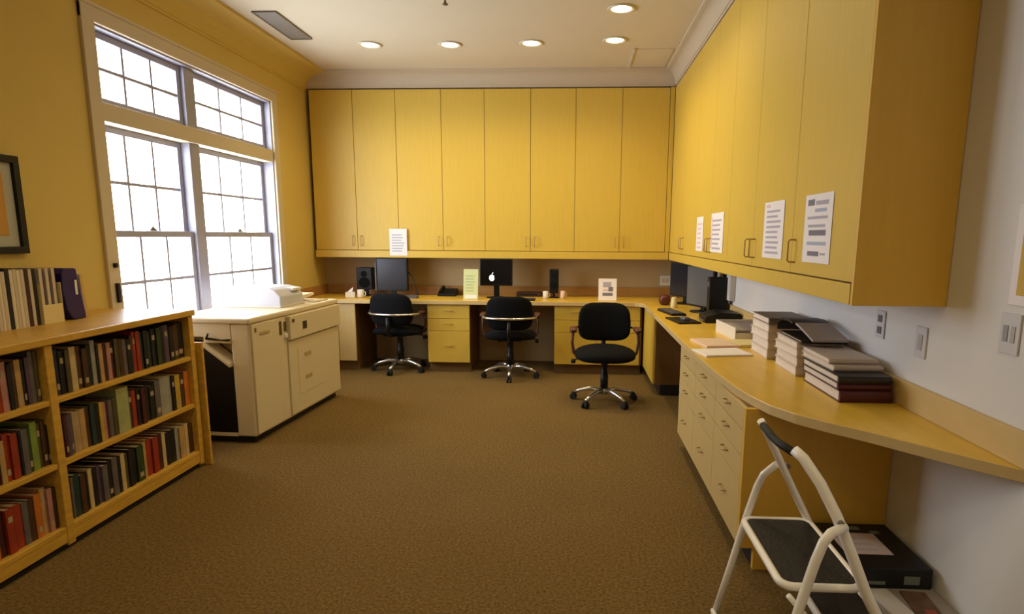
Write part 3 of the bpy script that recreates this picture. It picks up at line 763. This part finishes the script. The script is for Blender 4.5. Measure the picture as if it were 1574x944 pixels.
def disc(m, cx, cz, rx, rz_, n=20, y0=-.0226, y1=-.0214): m.prism([(cx+rx*math.cos(2*PI*k/n), cz+rz_*math.sin(2*PI*k/n)) for k in range(n)], 'y', y0, y1)
fr_ = []
for k in range(28):
    a = 2*PI*k/28; r = .032*(1+.06*math.cos(2*a+PI))
    p = (-.045+r*math.cos(a), .215+r*1.02*math.sin(a))
    if math.hypot(p[0]-(-.009), p[1]-.218) < .014:
        d = math.atan2(p[1]-.218, p[0]+.009); p = (-.009-.0135*abs(math.cos(d)), p[1])
    fr_.append(p)
e.prism(fr_, 'y', -.0226, -.0214)
e.prism([(-.047, .253), (-.040, .268), (-.028, .276), (-.031, .262)], 'y', -.0226, -.0214)
e.build('emblem', mat('emblem_white', (240, 240, 246), .4, emit=.7), t)
def speaker(label, x, y, w, h, d, rz=0, z0=0):
    t = thing('desk_speaker', label, 'speaker', (x, y, WT), rz)
    MB().prism([(-d*.4, z0), (d*.6, z0), (d*.5, z0+h), (-d*.5, z0+h)], 'x', -w/2, w/2, .008).build('cabinet', BLACKP, t)
    for z_, r in ((.33, .34), (.72, .2)):
        q = MB(); q.tube([(0, -d*.44-.01, z0+h*z_), (0, -d*.44+.004, z0+h*z_)], w*r, 20); q.build('driver', BLACKF, t)
    if z0: MB().box(-w*.12, w*.12, -.02, .02, .0, z0+.01).build('neck', BLACKP, t); MB().lathe([(.06, 0), (.06, .008), (.02, .014)], seg=20).build('foot', BLACKP, t)
    return t
speaker('squat black desk speaker left of the left monitor', -2.29, 6.72, .17, .24, .14, z0=.07)
speaker('slim tall black desk speaker right of the screen with emblem', -.215, 6.72, .10, .26, .10, z0=.05)
def mug(name, label, x, y, r, h, m_, cat='cup'):
    t = thing(name, label, cat, (x, y, WT))
    MB().lathe([(r*.8, 0), (r, h*.1), (r, h), (r*.86, h), (r*.84, h*.1)], seg=20).build('cup', m_, t)
    MB().tube([(r, 0, h*.75), (r*1.5, 0, h*.7), (r*1.6, 0, h*.45), (r*1.4, 0, h*.25), (r, 0, h*.2)], r*.12, 8).build('cup_handle', m_, t)
mug('mug', 'white mug beside the squat speaker in front of the far left worktop', -2.28, 6.50, .035, .085, WHITEP)
mug('mug', 'small white mug left of the slim tall speaker', -.30, 6.60, .028, .08, WHITEP)
mug('mug', 'pinkish mug right of the slim tall speaker', -.115, 6.60, .026, .085, mat('pink_ceramic', (220, 186, 160), .4))
tis = thing('tissue_box', 'white open carton with torn flap left of the left monitor', 'box', (-2.40, 6.52, WT), .3)
MB().box(-.05, .05, -.04, .04, 0, .055, .003).build('carton', WHITEP, tis); MB().prism([(-.03, .0555), (.02, .0555), (.035, .11), (.0, .085)], 'y', -.004, .004).build('tissue', PAPER, tis)
tag(MB().prism([(6.43, WT), (6.53, WT), (6.53, WT+.03), (6.43, WT+.008)], 'x', -1.90, -1.66, .002).build('keyboard', GREYP), 'grey keyboard under the left monitor, half hidden by the office chair', 'keyboard')
ph = thing('telephone', 'low black desk telephone against the far wall between the left monitor and the green card', 'telephone', (-1.40, 6.82, WT))
MB().prism([(-.09, 0), (.09, 0), (.09, .075), (.03, .07), (-.09, .025)], 'x', -.10, .10, .005).build('base', BLACKP, ph)
MB().tube([(-.065, -.07, .05), (-.07, -.02, .075), (-.07, .04, .085), (-.065, .08, .085)], [.022, .014, .014, .022], 10).build('handset', BLACKP, ph)
kb = thing('keyboard', 'dark keyboard lying before the screen with emblem', 'keyboard', (-.60, 6.40, WT))
MB().box(-.2, .2, -.065, .065, 0, .018, .004).build('tray', BLACKP, kb)
m = MB()
for r in range(4):
    for k in range(14): m.box(-.188+k*.027, -.166+k*.027, -.055+r*.028, -.032+r*.028, .0182, .024)
m.build('keys', GREYP, kb)
rt = thing('cable_box', 'low dark brown set-top box against the far wall right of the screen with emblem', 'box', (-.50, 6.86, WT))
MB().box(-.13, .14, -.07, .08, 0, .045, .004).build('case', BR, rt); MB().box(-.08, .1, -.0712, -.0702, .015, .03).build('front_strip', BLACKP, rt)
op = thing('wall_outlet', 'beige double outlet low on the far wall near the corner', 'outlet', (1.02, YB-.001, .885))
MB().box(-.06, .06, -.006, 0, 0, .11, .002).build('plate', WHITEP, op); MB().box(-.035, -.005, -.008, -.0062, .03, .08).build('socket', TRIMW, op); MB().box(.005, .035, -.008, -.0062, .03, .08).build('socket', TRIMW, op)

# right worktop equipment
t = monitor('black monitor turned away in the far right corner of the worktop', 1.10, 6.25, math.radians(-55), .36, .34, .07, SCRD)
t = monitor('monitor with grey screen on the right worktop, facing the kneehole', 1.13, 5.55, math.radians(-66), .40, .37, .045, SCRG)
tw = thing('computer_tower', 'black computer tower beside the grey-screened monitor', 'computer', (1.175, 5.28, WT))
MB().box(-.04, .12, -.05, .05, 0, .33, .006).build('case', BLACKP, tw); MB().box(-.0415, -.0402, -.035, .035, .25, .29).build('drive_bay', GREYP, tw)
tp = thing('wall_phone', 'white telephone with dark handset on the right wall under the wall cabinets', 'telephone', (XR-.001, 5.25, .90))
MB().box(-.05, 0, -.09, .09, 0, .24, .01).build('base', WHITEP, tp)
MB().tube([(-.07, .045, .02), (-.062, .045, .06), (-.062, .045, .17), (-.07, .045, .21)], [.026, .016, .016, .026], 10).build('handset', BLACKP, tp)
kb2 = dup(kb, (.86, 5.45, WT), math.radians(-80), 'dark keyboard on the right worktop, the farther of two dark flat things')
ms_ = thing('document_tray', 'flat black document tray at the near side of the keyboard on the right worktop', 'tray', (.87, 4.93, WT), math.radians(-80))
MB().box(-.17, .17, -.09, .09, 0, .014, .004).build('tray', BLACKP, ms_); MB().pillow(.02, .01, .024, .05, .03, .014).build('mouse', GREYP, ms_)
tag(MB().pillow(.895, 6.12, WT+.052, .055, .06, .052, .7, .7).build('tape_dispenser', mat('dark_red', (92, 36, 30), .4, var=.4, scale=20)), 'dark red rounded desk object left of the corner monitor', 'dispenser')
tag(MB().lathe([(.03, WT), (.032, WT+.01), (.026, WT+.09), (.02, WT+.10)], .95, 5.88, 16).build('cup', mat('cream_cup', (222, 206, 150), .5)), 'cream paper cup in front of the right-hand monitors', 'cup')
pr = thing('printer', 'low black printer on the right worktop behind the paper tray', 'printer', (1.165, 4.95, WT))
MB().prism([(-.14, 0), (.13, 0), (.13, .075), (-.02, .085), (-.14, .05)], 'y', -.13, .13, .006).build('case', BLACKP, pr); MB().box(-.15, -.13, -.09, .09, .01, .02).build('paper_slot', GREYP, pr)
pt = thing('paper_tray', 'open white tray full of grey papers on the right worktop', 'tray', (1.16, 4.22, WT), math.radians(4))
m = MB(); m.box(-.13, .13, -.21, .21, 0, .004); m.box(-.13, -.126, -.21, .21, .004, .085); m.box(-.126, .13, -.21, -.206, .004, .05); m.box(-.126, .13, .206, .21, .004, .085)
m.build('tray', WHITEP, pt); m = MB()
for k in range(9): m.box(-.12+random.uniform(0, .008), .125, -.2+random.uniform(0, .01), .2-random.uniform(0, .02), .0045+k*.007, .0105+k*.007)
m.build('papers', [mat('grey_papers', (160, 148, 142), .7)], pt)['kind'] = 'stuff'
for i, (x, y, rz, lb) in enumerate([(.86, 3.56, 12, 'loose white sheets lying nearest the front edge of the right worktop'), (.885, 3.87, -80, 'pinkish loose sheets beside the tall stack on the right worktop'), (1.15, 3.865, 3, 'cream sheet lying before the white tray on the right worktop')]):
    m = MB(); m.box(-.14, .14, -.105, .105, 0, .010+.004*i, .001)
    o = m.build('paper_sheets', [PAPER, mat('pink_paper', (228, 200, 178), .7), mat('cream_paper', (226, 210, 150), .7)][i] if i < 3 else PAPER); o.location = (x, y, WT); o.rotation_euler = (0, 0, math.radians(rz)); tag(o, lb, 'paper')

# bound volumes in three stacks: spine towards the camera (-Y), page edges towards the room (-X)
def volume(label, grp, x0, x1, y0, y1, z0, z1, cover, rz=0, cat='book'):
    t = thing('bound_volume', label, cat, ((x0+x1)/2, (y0+y1)/2, z0), math.radians(rz), grp)
    W, L, H = (x1-x0)/2, (y1-y0)/2, z1-z0; c = .004
    m = MB(); m.box(-W, W, -L, L, 0, c, .0015); m.box(-W, W, -L, L, H-c, H, .0015)
    n = 6; poly = [(-L+.010, c*.2)]
    poly += [(-L+.004-.010*math.cos(-PI/2+PI*k/n), H/2+(H/2-c*.2)*math.sin(-PI/2+PI*k/n)) for k in range(n+1)]
    poly += [(-L+.010, H-c*.2)]
    m.prism(poly, 'x', -W, W); m.build('cover', cover, t)
    m = MB(); m.box(-W+.006, W-.006, -L+.012, L-.006, c+.0003, H-c-.0003); m.build('page_block', mat('volume_pages', (222, 208, 196), .8, var=.14, scale=40, stretch=(1, 1, 14)), t)
    return t
GC = mat('volume_grey', (120, 108, 98), .5); DK = mat('volume_black', (34, 26, 24), .45); PC = mat('volume_pale', (206, 190, 176), .6)
def stack(y0, y1, x0, spec, grp):
    z = WT
    for h, cover, dx, dy, rz, lb in spec:
        volume(lb, grp, x0+dx, XR-.035+min(0, dx), y0+dy, y1+dy*.5, z, z+h, cover, rz); z += h+.0006
stack(2.50, 2.90, 1.085, [(.048, MAROON, 0, 0, 0, 'maroon bound volume at the bottom of the nearest stack on the right worktop'),
                          (.030, MAROON, -.006, .01, 0, 'thin maroon bound volume second from the bottom of the nearest stack'),
                          (.030, DK, -.01, .0, 0, 'black-spined bound volume third from the bottom of the nearest stack'),
                          (.022, PC, .004, .10, 1, 'pale-covered volume fourth from the bottom of the nearest stack'),
                          (.020, PC, .006, .14, -1, 'pale-covered volume topmost of the nearest stack')], 'nearest stack of bound volumes')
stack(2.98, 3.30, 1.075, [(.045, PC, 0, 0, 0, 'pale volume at the bottom of the middle stack on the right worktop'),
                          (.045, PC, .004, .004, 0, 'pale volume second from the bottom of the middle stack'),
                          (.040, PC, -.004, 0, 1, 'pale volume third from the bottom of the middle stack'),
                          (.034, PC, .0, .0, -1, 'pale volume just under the black-covered one in the middle stack'),
                          (.014, DK, .01, -.04, -2, 'thin black-covered volume topmost of the middle stack')], 'middle stack of bound volumes')
stack(3.40, 3.72, 1.065, [(.05, PC, 0, 0, 0, 'pale volume at the bottom of the farthest stack on the right worktop'),
                          (.05, PC, .004, .004, 0, 'pale volume second from the bottom of the farthest stack'),
                          (.045, PC, -.004, 0, 1, 'pale volume third from the bottom of the farthest stack'),
                          (.045, PC, .0, .0, 0, 'pale volume fourth from the bottom of the farthest stack'),
                          (.035, GC, .0, .0, 0, 'grey-covered volume topmost of the farthest stack')], 'farthest stack of bound volumes')
# black cover draped open over the middle stack
fc = thing('folder_cover', 'black flexible cover arching over the top of the middle stack of volumes', 'cover', (0, 0, 0))
for nm, mm_, x0, prof in (('cover', DK, 1.10, [(3.365, .945), (3.355, .985), (3.30, 1.006), (3.20, 1.010), (3.14, 1.004)]),
                          ('inner_page', mat('page_grey', (176, 164, 156), .6), 1.115, [(3.139, 1.002), (3.08, .992), (2.98, .970), (2.90, .952)])):
    MB().prism([(a, b_) for a, b_ in prof]+[(a, b_-.010) for a, b_ in prof[::-1]], 'x', x0, XR-.05).build(nm, mm_, fc)

# ------------------------------------------------------------------ plates and poster on the right wall
def plate(name, label, y, z, w, h, holes):
    t = thing(name, label, 'outlet' if 'outlet' in name else 'switch', (XR-.0005, y, z), -PI/2)
    MB().box(-w/2, w/2, -.006, 0, 0, h, .002).build('plate', mat('plate_white', (206, 202, 204), .45), t)
    for (x, zz, a, b_, mm) in holes: MB().box(x-a/2, x+a/2, -.0085, -.0062, zz-b_/2, zz+b_/2, .001).build('socket' if 'outlet' in name else 'rocker', mm, t)
GS = mat('socket_grey', (150, 148, 152), .5)
plate('wall_outlet', 'white power outlet with dark sockets above the stacks of volumes', 2.72, .995, .075, .12, [(0, .085, .035, .03, mat('socket_dark', (92, 96, 104), .5)), (0, .035, .035, .03, mat('socket_dark', (92, 96, 104), .5))])
plate('wall_outlet', 'blank grey-white wall plate right of the power outlet', 2.40, .97, .075, .12, [(0, .06, .03, .06, mat('plate_grey', (176, 170, 168), .5))])
plate('light_switch', 'light switch plate below the yellow poster at the right edge', 1.93, 1.075, .085, .125, [(-.015, .062, .022, .05, GS), (.018, .062, .018, .05, mat('plate_grey', (176, 170, 168), .5))])
ps = thing('poster', 'white-bordered poster with a yellow panel on the right wall, cut by the photo edge', 'poster', (XR-.001, 1.955, 1.225), -PI/2)
m = MB(); m.box(0, .42, -.004, 0, 0, .30, .001); m.mi = 1; m.box(.03, .39, -.0045, -.0041, .03, .275)
m.mi = 2
for k in range(5): m.box(.06, .12+.02*(k % 3), -.005, -.0046, .245-k*.035, .255-k*.035)
m.mi = 3; m.box(.075, .20, -.005, -.0046, .045, .085)
m.build('sheet', [PAPER, YEL, mat('poster_brown', (140, 96, 50), .6), mat('poster_lilac', (214, 196, 206), .6)], ps)
